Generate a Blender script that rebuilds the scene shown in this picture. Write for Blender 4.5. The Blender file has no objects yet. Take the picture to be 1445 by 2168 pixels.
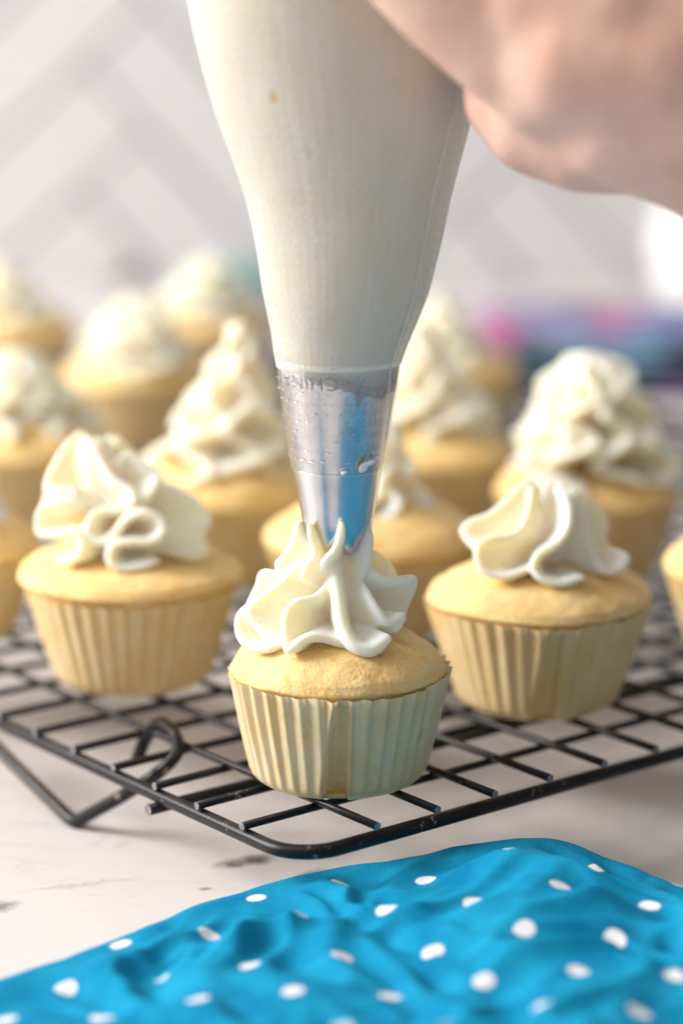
import bpy, bmesh, math, random
from mathutils import Vector, noise

# ------------------------------------------------------------------ scene, camera, light
S = 0.01                                   # everything below is written in centimetres
scn = bpy.context.scene
scn.render.engine = 'CYCLES'
scn.cycles.use_denoising = True
scn.cycles.max_bounces = 7
scn.cycles.use_adaptive_sampling = True
scn.cycles.adaptive_threshold = 0.025
scn.cycles.transparent_max_bounces = 16
scn.cycles.caustics_reflective = False
scn.cycles.sample_clamp_indirect = 4.0

PITCH = math.radians(12.535)
cam_d = bpy.data.cameras.new('camera')
cam = bpy.data.objects.new('camera', cam_d)
scn.collection.objects.link(cam)
cam.location = (0, -44.903*S, 17.737*S)
cam.rotation_euler = (math.pi/2 - PITCH, 0, 0)
cam_d.sensor_fit = 'VERTICAL'
cam_d.sensor_height = 36
cam_d.sensor_width = 24
cam_d.lens = 85.0
cam_d.clip_start = 0.01
cam_d.clip_end = 50
cam_d.dof.use_dof = True
cam_d.dof.focus_distance = 0.4690
cam_d.dof.aperture_fstop = 5.8
scn.camera = cam

world = bpy.data.worlds.new('World')
scn.world = world
world.use_nodes = True
bg = world.node_tree.nodes['Background']
bg.inputs[0].default_value = (1.0, 0.93, 0.895, 1)
bg.inputs[1].default_value = 0.215

def area_light(name, loc, target, sx, sy, power, col):
    d = bpy.data.lights.new(name, 'AREA')
    d.shape = 'RECTANGLE'; d.size = sx*S; d.size_y = sy*S
    d.energy = power; d.color = col
    o = bpy.data.objects.new(name, d)
    scn.collection.objects.link(o)
    o.location = Vector(loc)*S
    o.rotation_euler = (Vector(target)-Vector(loc)).to_track_quat('-Z', 'Y').to_euler()
    return o
# the tall window at the left, a little behind the rack
area_light('window_light', (-160, 10, 104), (0, 8, 5), 100, 90, 69.0, (1.0, 0.955, 0.925))
# soft overhead fill, added to brighten the frosting and cake tops
area_light('overhead_fill', (-40, -50, 160), (0, 5, 5), 150, 130, 9.0, (1.0, 0.97, 0.95))

scn.view_settings.view_transform = 'Standard'
scn.view_settings.look = 'None'
scn.view_settings.exposure = 0.0
scn.view_settings.gamma = 1.0
scn.view_settings.use_curve_mapping = False

# ------------------------------------------------------------------ helpers
def link(o, parent=None):
    scn.collection.objects.link(o)
    if parent is not None:
        o.parent = parent
    return o

def mesh_obj(name, verts, faces, mat, parent=None, smooth=True, uvs=None, loc=None):
    me = bpy.data.meshes.new(name)
    me.from_pydata([(v[0]*S, v[1]*S, v[2]*S) for v in verts], [], faces)
    if smooth:
        me.polygons.foreach_set('use_smooth', [True]*len(me.polygons))
    if uvs is not None:
        ul = me.uv_layers.new(name='UVMap')
        for lp in me.loops:
            ul.data[lp.index].uv = uvs[lp.vertex_index]
    if mat: me.materials.append(mat)
    me.update()
    o = bpy.data.objects.new(name, me)
    if loc is not None: o.location = Vector(loc)*S
    return link(o, parent)

def empty(name, loc, label, cat, group=None):
    o = bpy.data.objects.new(name, None)
    o.empty_display_size = 0.01
    o.location = Vector(loc)*S
    link(o)
    tag(o, label, cat, group)
    return o

def tag(o, label, cat, group=None, kind=None):
    o['label'] = label; o['category'] = cat
    if group: o['group'] = group
    if kind: o['kind'] = kind

def crom(pts, n):
    """Catmull-Rom through pts, n samples per span."""
    P = [Vector(p) for p in pts]
    P = [P[0]*2-P[1]] + P + [P[-1]*2-P[-2]]
    out = []
    for i in range(1, len(P)-2):
        a, b, c, d = P[i-1:i+3]
        for k in range(n):
            t = k/n
            out.append(0.5*((2*b)+(c-a)*t+(2*a-5*b+4*c-d)*t*t+(3*b-a-3*c+d)*t**3))
    out.append(P[-2].copy())
    return out

def interp(tab, x):
    if x <= tab[0][0]: return tab[0][1]
    for (x0, y0), (x1, y1) in zip(tab, tab[1:]):
        if x <= x1:
            t = (x-x0)/(x1-x0); 
            return y0+(y1-y0)*t
    return tab[-1][1]

def sinterp(tab, x):
    """smooth (Catmull-Rom) table lookup"""
    if x <= tab[0][0]: return tab[0][1]
    if x >= tab[-1][0]: return tab[-1][1]
    for i in range(len(tab)-1):
        if x <= tab[i+1][0]:
            x0, y0 = tab[i]; x1, y1 = tab[i+1]
            m0 = (y1-tab[i-1][1])/(x1-tab[i-1][0]) if i > 0 else (y1-y0)/(x1-x0)
            m1 = (tab[i+2][1]-y0)/(tab[i+2][0]-x0) if i+2 < len(tab) else (y1-y0)/(x1-x0)
            h = x1-x0; t = (x-x0)/h
            return ((2*t**3-3*t*t+1)*y0+(t**3-2*t*t+t)*h*m0+(-2*t**3+3*t*t)*y1+(t**3-t*t)*h*m1)

def smooth01(a, b, x):
    t = min(1, max(0, (x-a)/(b-a))); return t*t*(3-2*t)

def tube(pts, r, seg=10, caps=True):
    """verts, faces of a round tube along pts; r number or list; parallel transport frame"""
    P = [Vector(p) for p in pts]; n = len(P)
    R = r if isinstance(r, (list, tuple)) else [r]*n
    V = []; F = []
    T0 = (P[1]-P[0]).normalized()
    U = T0.orthogonal().normalized()
    for i in range(n):
        T = (P[min(i+1, n-1)]-P[max(i-1, 0)]).normalized()
        U = (U-T*U.dot(T)).normalized(); W = T.cross(U)
        for k in range(seg):
            a = 2*math.pi*k/seg
            V.append(P[i]+(U*math.cos(a)+W*math.sin(a))*R[i])
    for i in range(n-1):
        for k in range(seg):
            F.append((i*seg+k, i*seg+(k+1) % seg, (i+1)*seg+(k+1) % seg, (i+1)*seg+k))
    if caps:
        F.append(tuple(range(seg))[::-1]); F.append(tuple((n-1)*seg+k for k in range(seg)))
    return V, F

def capsule(a, b, ra, rb, seg=8):
    """closed tapered capsule with round ends"""
    a = Vector(a); b = Vector(b); d = b-a; L = d.length
    T = d/L if L > 1e-6 else Vector((0, 0, 1))
    pts = []; rad = []
    for k in range(3):
        q = math.pi/2*(1-(k+0.15)/3)
        pts.append(a-T*ra*math.sin(q)); rad.append(ra*math.cos(q))
    pts.append(a); rad.append(ra)
    pts.append(b+T*1e-5); rad.append(rb)
    for k in range(3):
        q = math.pi/2*(k+0.85)/3
        pts.append(b+T*rb*math.sin(q)); rad.append(rb*math.cos(q))
    return tube(pts, rad, seg)

class Soup:
    def __init__(s): s.v = []; s.f = []
    def add(s, vf):
        o = len(s.v); s.v += list(vf[0]); s.f += [tuple(i+o for i in f) for f in vf[1]]
        return s

def fuse(o, voxel, smooth_it=6, fac=0.5):
    """voxel-fuse the overlapping solids of o into one skin"""
    m = o.modifiers.new('fuse', 'REMESH'); m.mode = 'VOXEL'; m.voxel_size = voxel*S; m.use_smooth_shade = True
    m = o.modifiers.new('smooth', 'SMOOTH'); m.factor = fac; m.iterations = smooth_it
    return o

# ------------------------------------------------------------------ materials
class NT:
    def __init__(s, name):
        s.m = bpy.data.materials.new(name); s.m.use_nodes = True
        s.t = s.m.node_tree; s.n = s.t.nodes; s.n.clear()
        s.out = s.n.new('ShaderNodeOutputMaterial')
    def node(s, typ, ins=None, **kw):
        nd = s.n.new(typ)
        for k, v in kw.items(): setattr(nd, k, v)
        for k, v in (ins or {}).items(): s.set(nd.inputs[k], v)
        return nd
    def set(s, inp, v):
        if hasattr(v, 'is_linked') or hasattr(v, 'links'): s.t.links.new(v, inp)
        else:
            if inp.type == 'RGBA' and len(v) == 3: v = (*v, 1)
            inp.default_value = v
    def obj(s, scale=(1, 1, 1), rot=(0, 0, 0), loc=(0, 0, 0), uv=False):
        tc = s.node('ShaderNodeTexCoord')
        k = 1 if uv else 100
        mp = s.node('ShaderNodeMapping', {0: tc.outputs['UV' if uv else 'Object']})
        mp.inputs['Scale'].default_value = [c*k for c in scale]
        mp.inputs['Rotation'].default_value = rot; mp.inputs['Location'].default_value = loc
        return mp.outputs[0]
    def noise(s, vec, scale, detail=4, rough=0.55, dist=0.0, out=0):
        return s.node('ShaderNodeTexNoise', {'Vector': vec, 'Scale': scale, 'Detail': detail, 'Roughness': rough, 'Distortion': dist}).outputs[out]
    def voro(s, vec, scale, feature='F1', out=0, rnd=1.0):
        return s.node('ShaderNodeTexVoronoi', {'Vector': vec, 'Scale': scale, 'Randomness': rnd}, feature=feature).outputs[out]
    def ramp(s, fac, stops, interp='LINEAR'):
        nd = s.node('ShaderNodeValToRGB', {0: fac}); cr = nd.color_ramp; cr.interpolation = interp
        while len(cr.elements) < len(stops): cr.elements.new(0.5)
        for e, (p, c) in zip(cr.elements, stops):
            e.position = p
            e.color = (c, c, c, 1) if isinstance(c, (int, float)) else (*c, 1)
        return nd.outputs[0]
    def mix(s, fac, a, b, blend='MIX'):
        nd = s.node('ShaderNodeMix', data_type='RGBA', blend_type=blend)
        s.set(nd.inputs[0], fac); s.set(nd.inputs[6], a); s.set(nd.inputs[7], b)
        return nd.outputs[2]
    def math(s, op, a, b=0.0, c=None):
        nd = s.node('ShaderNodeMath', operation=op)
        s.set(nd.inputs[0], a); s.set(nd.inputs[1], b)
        if c is not None: s.set(nd.inputs[2], c)
        return nd.outputs[0]
    def bump(s, h, strength, dist, normal=None):
        nd = s.node('ShaderNodeBump', {'Height': h, 'Strength': strength, 'Distance': dist*S})
        if normal is not None: s.set(nd.inputs['Normal'], normal)
        return nd.outputs[0]
    def bsdf(s, **kw):
        nd = s.node('ShaderNodeBsdfPrincipled')
        for k, v in kw.items(): s.set(nd.inputs[k.replace('_', ' ')], v)
        return nd.outputs[0]
    def done(s, sh):
        s.t.links.new(sh, s.out.inputs[0]); return s.m

def mat_frosting(name='buttercream'):
    k = NT(name); v = k.obj()
    n = k.noise(v, 6, 3); f = k.noise(v, 38, 3)
    hole = k.ramp(k.voro(v, 4.2), [(0.05, 0.0), (0.10, 1.0)])
    b = k.bump(hole, 0.35, 0.03, k.bump(f, 0.35, 0.022, k.bump(n, 0.25, 0.06)))
    col = k.mix(k.ramp(k.noise(v, 2.5), [(0.35, 0.0), (0.7, 1.0)]), (0.965, 0.90, 0.755), (0.975, 0.925, 0.82))
    return k.done(k.bsdf(Base_Color=col, Roughness=0.5, Specular_IOR_Level=0.36, Subsurface_Weight=0.9,
                         Subsurface_Radius=(1.0, 0.64, 0.14), Subsurface_Scale=0.0050, Normal=b))

def mat_cake():
    k = NT('golden_sponge'); v = k.obj()
    big = k.noise(v, 1.3, 3); mid = k.noise(v, 7, 4, 0.65); fine = k.noise(v, 40, 4, 0.75)
    pore = k.voro(v, 24)
    pit = k.ramp(k.voro(k.mix(0.05, v, k.noise(v, 9, 2, out=1)), 7.5), [(0.10, 0.0), (0.26, 1.0)])
    fac = k.math('ADD', k.math('MULTIPLY', big, 0.55), k.math('MULTIPLY', mid, 0.45))
    col = k.ramp(fac, [(0.32, (0.72, 0.44, 0.13)), (0.48, (0.90, 0.645, 0.27)), (0.66, (0.94, 0.755, 0.41))])
    col = k.mix(k.math('MULTIPLY', k.ramp(fine, [(0.35, 1.0), (0.6, 0.0)]), 0.30), col, (0.78, 0.50, 0.17))
    # the top of the dome baked a shade browner
    gr = k.node('ShaderNodeTexVoronoi', {'Vector': v, 'Scale': 15.0, 'Randomness': 1.0}, feature='SMOOTH_F1')
    h = k.math('SUBTRACT', k.math('MULTIPLY', fine, 0.12), k.math('MULTIPLY', gr.outputs[0], 1.0))
    col = k.mix(0.16, col, k.mix(k.node('ShaderNodeSeparateColor', {0: gr.outputs[1]}).outputs[0], (0.72, 0.47, 0.17), (0.95, 0.80, 0.48)))
    col = k.mix(k.math('MULTIPLY', k.math('SUBTRACT', 1.0, pit), 0.35), col, (0.70, 0.40, 0.11))
    b = k.bump(pit, 0.25, 0.03, k.bump(h, 0.42, 0.04, k.bump(mid, 0.12, 0.05)))
    return k.done(k.bsdf(Base_Color=col, Roughness=0.62, Specular_IOR_Level=0.35, Subsurface_Weight=0.55,
                         Subsurface_Radius=(1.0, 0.55, 0.14), Subsurface_Scale=0.0032, Normal=b))

def mat_paper(name, tint):
    k = NT(name); v = k.obj()
    fib = k.noise(k.obj(scale=(1, 1, 0.6)), 26, 4, 0.7, 1.5)
    grease = k.ramp(k.noise(k.obj(scale=(1, 1, 0.55)), 1.9, 4, 0.62), [(0.40, 0.0), (0.66, 1.0)])
    toast = k.ramp(k.noise(v, 2.3, 3, 0.6), [(0.60, 0.0), (0.74, 1.0)])
    a, b_, c = tint
    col = k.mix(grease, a, b_)
    col = k.mix(k.math('MULTIPLY', toast, 0.7), col, c)
    col = k.mix(k.math('MULTIPLY', fib, 0.22), col, (0.95, 0.90, 0.72))
    nb = k.bump(fib, 0.35, 0.03)
    p = k.bsdf(Base_Color=col, Roughness=0.5, Specular_IOR_Level=0.35, Normal=nb)
    t = k.node('ShaderNodeBsdfTranslucent', {0: col, 1: nb}).outputs[0]
    return k.done(k.node('ShaderNodeMixShader', {0: 0.28, 1: p, 2: t}).outputs[0])

M = {}
M['frosting'] = mat_frosting()
M['cake'] = mat_cake()
M['paper'] = mat_paper('greaseproof_paper', ((0.96, 0.82, 0.52), (0.94, 0.70, 0.31), (0.86, 0.49, 0.14)))
M['paper_warm'] = mat_paper('greaseproof_paper_warm', ((0.94, 0.78, 0.43), (0.91, 0.67, 0.27), (0.84, 0.49, 0.14)))

def mat_rack():
    k = NT('black_enamelled_wire'); v = k.obj()
    n = k.noise(v, 5, 5, 0.65)
    worn = k.ramp(k.math('MULTIPLY', k.noise(v, 2.1, 5, 0.7), k.math('ADD', k.noise(v, 14, 4, 0.7), 0.5)), [(0.66, 0.0), (0.72, 1.0)])
    col = k.mix(worn, (0.010, 0.0095, 0.011), (0.36, 0.31, 0.26))
    ro = k.math('ADD', k.math('MULTIPLY', n, 0.25), 0.22)
    return k.done(k.bsdf(Base_Color=col, Roughness=ro, Metallic=k.math('MULTIPLY', worn, 0.5), Specular_IOR_Level=0.30,
                         Normal=k.bump(k.noise(v, 22, 3), 0.18, 0.02)))
M['rack'] = mat_rack()
k = NT('bare_cut_wire')
M['cut'] = k.done(k.bsdf(Base_Color=k.ramp(k.noise(k.obj(), 16, 3), [(0.3, (0.12, 0.11, 0.11)), (0.7, (0.42, 0.40, 0.39))]), Roughness=0.5, Metallic=0.6))

def mat_table():
    k = NT('white_marble'); v = k.obj()
    w = k.noise(v, 0.16, 5, 0.6, out=1)
    wv = k.mix(0.9, v, w, 'ADD')
    cloud = k.noise(v, 0.07, 5, 0.6)
    col = k.mix(k.ramp(cloud, [(0.35, 0.0), (0.7, 1.0)]), (0.68, 0.655, 0.65), (0.60, 0.575, 0.57))
    def vein(scale, width, amt, c):
        nonlocal col
        n = k.noise(k.obj(scale=(0.8, 1.25, 1), rot=(0, 0, 0.5)), scale, 6, 0.6, 1.2)
        a = k.math('ABSOLUTE', k.math('SUBTRACT', n, 0.5))
        m = k.ramp(a, [(0.0, 1.0), (width, 0.0)])
        m = k.math('MULTIPLY', m, k.ramp(k.noise(v, 0.12, 3), [(0.45, 0.0), (0.65, 1.0)]))
        col = k.mix(k.math('MULTIPLY', m, amt), col, c)
    vein(0.22, 0.022, 0.55, (0.42, 0.40, 0.40))
    vein(0.6, 0.012, 0.35, (0.45, 0.42, 0.42))
    # smudged mineral spots
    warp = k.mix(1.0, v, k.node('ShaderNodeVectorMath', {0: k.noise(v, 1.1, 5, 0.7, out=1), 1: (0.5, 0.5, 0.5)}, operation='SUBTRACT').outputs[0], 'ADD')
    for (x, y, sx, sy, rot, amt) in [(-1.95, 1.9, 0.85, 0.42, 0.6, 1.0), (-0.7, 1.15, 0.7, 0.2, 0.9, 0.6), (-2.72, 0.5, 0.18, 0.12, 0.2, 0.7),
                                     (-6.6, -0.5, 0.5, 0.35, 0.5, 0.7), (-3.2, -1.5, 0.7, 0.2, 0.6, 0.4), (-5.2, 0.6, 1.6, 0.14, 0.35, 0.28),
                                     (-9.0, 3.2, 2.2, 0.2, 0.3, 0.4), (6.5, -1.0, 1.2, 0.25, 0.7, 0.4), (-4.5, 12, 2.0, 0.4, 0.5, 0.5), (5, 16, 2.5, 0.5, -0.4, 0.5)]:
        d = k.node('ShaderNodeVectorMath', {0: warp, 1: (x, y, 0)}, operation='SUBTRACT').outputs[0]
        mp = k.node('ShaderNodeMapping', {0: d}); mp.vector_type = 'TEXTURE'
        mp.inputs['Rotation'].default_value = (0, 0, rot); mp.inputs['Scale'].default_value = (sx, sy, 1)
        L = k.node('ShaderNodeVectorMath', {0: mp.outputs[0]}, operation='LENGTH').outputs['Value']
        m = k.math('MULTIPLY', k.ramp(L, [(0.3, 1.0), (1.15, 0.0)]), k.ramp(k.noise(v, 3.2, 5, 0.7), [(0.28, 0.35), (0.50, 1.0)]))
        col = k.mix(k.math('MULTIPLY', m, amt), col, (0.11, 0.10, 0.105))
    return k.done(k.bsdf(Base_Color=col, Roughness=0.48, Specular_IOR_Level=0.4, Normal=k.bump(k.noise(v, 8, 4), 0.05, 0.02)))
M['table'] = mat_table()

def mat_cloth():
    k = NT('blue_polka_dot_cotton'); uv = k.obj(uv=True)
    a, row = 1.60, 1.72
    wob = k.node('ShaderNodeVectorMath', {0: k.noise(uv, 0.9, 2, out=1), 1: (0.5, 0.5, 0.5)}, operation='SUBTRACT').outputs[0]
    wob = k.node('ShaderNodeVectorMath', {0: wob, 'Scale': 0.10}, operation='SCALE').outputs[0]
    p = k.node('ShaderNodeVectorMath', {0: uv, 1: wob}, operation='ADD').outputs[0]
    sp = k.node('ShaderNodeSeparateXYZ', {0: p})
    ry = k.math('DIVIDE', sp.outputs[1], row)
    iy = k.math('FLOOR', ry)
    odd = k.math('MULTIPLY', k.math('MODULO', k.math('ADD', iy, 200.0), 2.0), 0.5)
    rx = k.math('ADD', k.math('DIVIDE', sp.outputs[0], a), odd)
    fx = k.math('MULTIPLY', k.math('SUBTRACT', k.math('FRACT', rx), 0.5), a)
    fy = k.math('MULTIPLY', k.math('SUBTRACT', k.math('FRACT', ry), 0.5), row)
    d = k.math('SQRT', k.math('ADD', k.math('MULTIPLY', fx, fx), k.math('MULTIPLY', fy, fy)))
    d = k.math('ADD', d, k.math('MULTIPLY', k.math('SUBTRACT', k.noise(uv, 9, 3), 0.5), 0.02))
    dot = k.ramp(d, [(0.185, 1.0), (0.203, 0.0)])
    # plain weave
    wx = k.node('ShaderNodeTexWave', {'Vector': uv, 'Scale': 5.2, 'Distortion': 0.5, 'Detail': 1.0}, bands_direction='X').outputs[1]
    wy = k.node('ShaderNodeTexWave', {'Vector': uv, 'Scale': 5.2, 'Distortion': 0.5, 'Detail': 1.0}, bands_direction='Y').outputs[1]
    weave = k.math('MULTIPLY', wx, wy)
    wash = k.noise(uv, 0.55, 4, 0.6)
    blue = k.mix(k.ramp(wash, [(0.35, 0.0), (0.68, 1.0)]), (0.001, 0.195, 0.39), (0.012, 0.34, 0.56))
    blue = k.mix(k.math('MULTIPLY', weave, 0.38), blue, (0.03, 0.44, 0.68))
    col = k.mix(dot, blue, (0.86, 0.86, 0.88))
    nb = k.bump(weave, 0.35, 0.02, k.bump(k.noise(uv, 2.4, 3), 0.25, 0.08))
    p = k.bsdf(Base_Color=col, Roughness=0.85, Specular_IOR_Level=0.08, Normal=nb)
    t = k.node('ShaderNodeBsdfTranslucent', {0: col, 1: nb}).outputs[0]
    return k.done(k.node('ShaderNodeMixShader', {0: 0.12, 1: p, 2: t}).outputs[0])
M['cloth'] = mat_cloth()

def dots(k, uv, pitch=0.2, rad=0.036):
    sp = k.node('ShaderNodeSeparateXYZ', {0: uv})
    fx = k.math('SUBTRACT', k.math('FRACT', k.math('DIVIDE', sp.outputs[0], pitch)), 0.5)
    fy = k.math('SUBTRACT', k.math('FRACT', k.math('DIVIDE', sp.outputs[1], pitch)), 0.5)
    d = k.math('MULTIPLY', k.math('SQRT', k.math('ADD', k.math('MULTIPLY', fx, fx), k.math('MULTIPLY', fy, fy))), pitch)
    return k.ramp(d, [(rad*0.4, 1.0), (rad*1.3, 0.0)])

def mat_fill():
    k = NT('buttercream_in_bag'); v = k.obj(); uv = k.obj(uv=True)
    n = k.noise(v, 1.2, 4); st = k.noise(k.obj(scale=(1, 1, 0.3)), 6, 4, 0.6)
    col = k.mix(k.ramp(n, [(0.35, 0.0), (0.7, 1.0)]), (0.95, 0.855, 0.70), (0.96, 0.895, 0.785))
    col = k.mix(k.math('MULTIPLY', k.ramp(st, [(0.6, 0.0), (0.75, 1.0)]), 0.25), col, (0.82, 0.70, 0.46))
    sp = 0.0
    for pt, rr in (((-1.16, -2.22, 15.58), 0.085), ((-1.0, -2.2, 15.0), 0.05), ((-1.45, -2.1, 16.6), 0.06), ((-0.5, -2.1, 14.6), 0.05)):
        L = k.node('ShaderNodeVectorMath', {0: k.obj(scale=(1, 0.45, 0.75)), 1: (pt[0], pt[1]*0.45, pt[2]*0.75)}, operation='DISTANCE').outputs['Value']
        sp = k.math('MAXIMUM', sp, k.ramp(L, [(rr*0.7, 1.0 if rr > .08 else 0.45), (rr*1.25, 0.0)]))
    col = k.mix(k.math('MULTIPLY', sp, 0.7), col, (0.80, 0.52, 0.16))
    ux = k.node('ShaderNodeSeparateXYZ', {0: uv}).outputs[0]
    band = k.ramp(k.math('DIVIDE', ux, 12.0), [(0.70, 0.40), (0.888, 0.45), (0.895, 1.0)])
    nb = k.bump(k.math('MULTIPLY', dots(k, uv, 0.2, 0.045), band), 0.45, 0.03, k.bump(st, 0.05, 0.05, k.bump(k.noise(k.obj(scale=(1, 1, 0.35)), 1.4, 3), 0.25, 0.2)))
    return k.done(k.bsdf(Base_Color=col, Roughness=0.5, Specular_IOR_Level=0.3, Subsurface_Weight=0.5,
                         Subsurface_Radius=(1.0, 0.8, 0.5), Subsurface_Scale=0.003, Normal=nb))
M['fill'] = mat_fill()

def mat_film():
    k = NT('clear_bag_film'); uv = k.obj(uv=True)
    nb = k.bump(dots(k, uv, 0.24, 0.05), 0.5, 0.03, k.bump(k.noise(uv, 1.6, 4, 0.6), 0.25, 0.06))
    g = k.node('ShaderNodeBsdfGlossy', {'Roughness': 0.16, 'Normal': nb, 'Color': (1, 1, 1, 1)}).outputs[0]
    t = k.node('ShaderNodeBsdfTransparent', {0: (0.985, 0.985, 0.98, 1)}).outputs[0]
    fr = k.node('ShaderNodeFresnel', {'IOR': 1.42, 'Normal': nb}).outputs[0]
    zc = k.node('ShaderNodeSeparateXYZ', {0: k.obj()}).outputs[2]
    onmetal = k.math('MULTIPLY', k.ramp(k.math('DIVIDE', zc, 20.0), [(0.515, 1.0), (0.53, 0.12)]), k.math('MULTIPLY', dots(k, uv, 0.24, 0.05), k.ramp(k.noise(uv, 1.1, 2), [(0.45, 0.0), (0.6, 1.0)])))
    fac = k.math('MINIMUM', k.math('ADD', k.math('ADD', k.math('MULTIPLY', fr, 0.7), 0.01), k.math('MULTIPLY', onmetal, 0.16)), 0.45)
    return k.done(k.node('ShaderNodeMixShader', {0: fac, 1: t, 2: g}).outputs[0])
M['film'] = mat_film()

k = NT('clear_film_weld')
g = k.node('ShaderNodeBsdfGlossy', {'Roughness': 0.2, 'Color': (1, 1, 1, 1)}).outputs[0]
t = k.node('ShaderNodeBsdfTransparent', {0: (0.95, 0.95, 0.94, 1)}).outputs[0]
M['weld'] = k.done(k.node('ShaderNodeMixShader', {0: 0.25, 1: t, 2: g}).outputs[0])

def mat_steel():
    k = NT('brushed_steel'); v = k.obj()
    br = k.noise(k.obj(scale=(9, 9, 0.25)), 3.5, 3, 0.6)
    ro = k.math('ADD', k.math('MULTIPLY', k.noise(v, 4, 4), 0.16), 0.15)
    col = k.mix(k.ramp(k.noise(v, 2.2, 5, 0.65), [(0.4, 0.0), (0.75, 1.0)]), (0.66, 0.65, 0.66), (0.52, 0.51, 0.53))
    return k.done(k.bsdf(Base_Color=col, Metallic=1.0, Roughness=ro, Normal=k.bump(br, 0.10, 0.02)))
M['steel'] = mat_steel()
k = NT('shaded_groove_steel')  # dark colour stands in for the shade inside the stamped strokes
M['groove_shade'] = k.done(k.bsdf(Base_Color=(0.17, 0.16, 0.17), Metallic=1.0, Roughness=0.5))

def mat_smear():
    k = NT('thin_buttercream_smear'); v = k.obj()
    zc = k.node('ShaderNodeSeparateXYZ', {0: v}).outputs[2]
    p = k.bsdf(Base_Color=k.mix(k.ramp(k.math('DIVIDE', zc, 20.0), [(0.513, 0.0), (0.526, 1.0)]), (0.62, 0.61, 0.59), (0.90, 0.85, 0.72)), Roughness=0.5, Specular_IOR_Level=0.4)
    t = k.node('ShaderNodeBsdfTransparent').outputs[0]
    f = k.math('MAXIMUM', k.ramp(k.noise(v, 4.5, 5, 0.7), [(0.28, 0.25), (0.56, 0.72)]), k.ramp(k.math('DIVIDE', zc, 20.0), [(0.507, 0.0), (0.524, 0.95)]))
    return k.done(k.node('ShaderNodeMixShader', {0: f, 1: t, 2: p}).outputs[0])
M['smear'] = mat_smear()

def mat_skin():
    k = NT('skin'); v = k.obj()
    blot = k.noise(v, 0.55, 4, 0.6); fine = k.noise(v, 9, 4, 0.65)
    cre = k.noise(k.obj(scale=(1.3, 0.6, 0.5), rot=(0, 0.85, 0)), 1.5, 4, 0.6, 0.6)
    col = k.ramp(blot, [(0.3, (0.70, 0.41, 0.33)), (0.5, (0.79, 0.53, 0.43)), (0.7, (0.84, 0.60, 0.495))])
    col = k.mix(k.math('MULTIPLY', fine, 0.22), col, (0.70, 0.36, 0.30))
    cells = k.voro(v, 11, 'DISTANCE_TO_EDGE')
    nb = k.bump(cells, 0.14, 0.03, k.bump(k.noise(k.obj(scale=(2.2, 0.8, 0.6), rot=(0, 0.85, 0)), 3.0, 3, 0.5, 0.4), 0.16, 0.08, k.bump(cre, 0.12, 0.12)))
    return k.done(k.bsdf(Base_Color=col, Roughness=0.6, Specular_IOR_Level=0.25, Subsurface_Weight=0.3,
                         Subsurface_Radius=(1.0, 0.35, 0.18), Subsurface_Scale=0.004, Normal=nb))
M['skin'] = mat_skin()

k = NT('glazed_white_tile')
v = k.obj()
oi = k.node('ShaderNodeObjectInfo').outputs['Random']
M['tile'] = k.done(k.bsdf(Base_Color=k.mix(oi, (0.60, 0.60, 0.605), (0.63, 0.628, 0.63)), Roughness=0.6, Specular_IOR_Level=0.25,
                          Normal=k.bump(k.noise(v, 0.22, 3), 0.25, 0.4)))
k = NT('grey_grout')
M['grout'] = k.done(k.bsdf(Base_Color=k.mix(k.noise(k.obj(), 3, 4), (0.53, 0.525, 0.52), (0.56, 0.555, 0.55)), Roughness=0.9))
k = NT('white_glaze')
M['ceramic'] = k.done(k.bsdf(Base_Color=k.mix(k.noise(k.obj(), 1.5, 3), (0.84, 0.84, 0.85), (0.88, 0.88, 0.88)), Roughness=0.25))
k = NT('sugar_sprinkles')
att = k.node('ShaderNodeAttribute', attribute_name='tint').outputs['Color']
M['sprinkle'] = k.done(k.bsdf(Base_Color=att, Roughness=0.4))
k = NT('printed_purple_cotton'); v = k.obj()
warp = k.mix(0.9, v, k.noise(v, 0.3, 3, out=1), 'ADD')
cells = k.voro(warp, 0.42, out=1)
sep = k.node('ShaderNodeSeparateColor', {0: cells})
col = k.ramp(sep.outputs[0], [(0.0, (0.02, 0.03, 0.07)), (0.2, (0.22, 0.08, 0.28)), (0.36, (0.42, 0.06, 0.18)), (0.5, (0.34, 0.16, 0.40)),
                              (0.64, (0.12, 0.22, 0.52)), (0.78, (0.20, 0.48, 0.66)), (0.9, (0.04, 0.15, 0.19))], 'CONSTANT')
M['print'] = k.done(k.bsdf(Base_Color=k.mix(k.math('MULTIPLY', k.noise(v, 3, 4), 0.3), col, (0.45, 0.42, 0.6)), Roughness=0.85,
                           Normal=k.bump(k.noise(v, 6, 3), 0.3, 0.1)))

# ------------------------------------------------------------------ setting: table and tiled wall
def grid_sheet(x0, x1, y0, y1, nx, ny):
    V = [(x0+(x1-x0)*i/nx, y0+(y1-y0)*j/ny, 0) for j in range(ny+1) for i in range(nx+1)]
    F = [(j*(nx+1)+i, j*(nx+1)+i+1, (j+1)*(nx+1)+i+1, (j+1)*(nx+1)+i) for j in range(ny) for i in range(nx)]
    return V, F
V = [(-130, -70, 0), (130, -70, 0), (130, 96.2, 0), (-130, 96.2, 0), (-130, -70, -3), (130, -70, -3), (130, 96.2, -3), (-130, 96.2, -3)]
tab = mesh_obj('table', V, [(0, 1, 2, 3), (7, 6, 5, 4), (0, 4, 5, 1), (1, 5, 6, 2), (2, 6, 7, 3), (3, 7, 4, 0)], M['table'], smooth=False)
tab['kind'] = 'structure'
tab['label'] = 'white marble table top with grey smudged veins'

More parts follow.
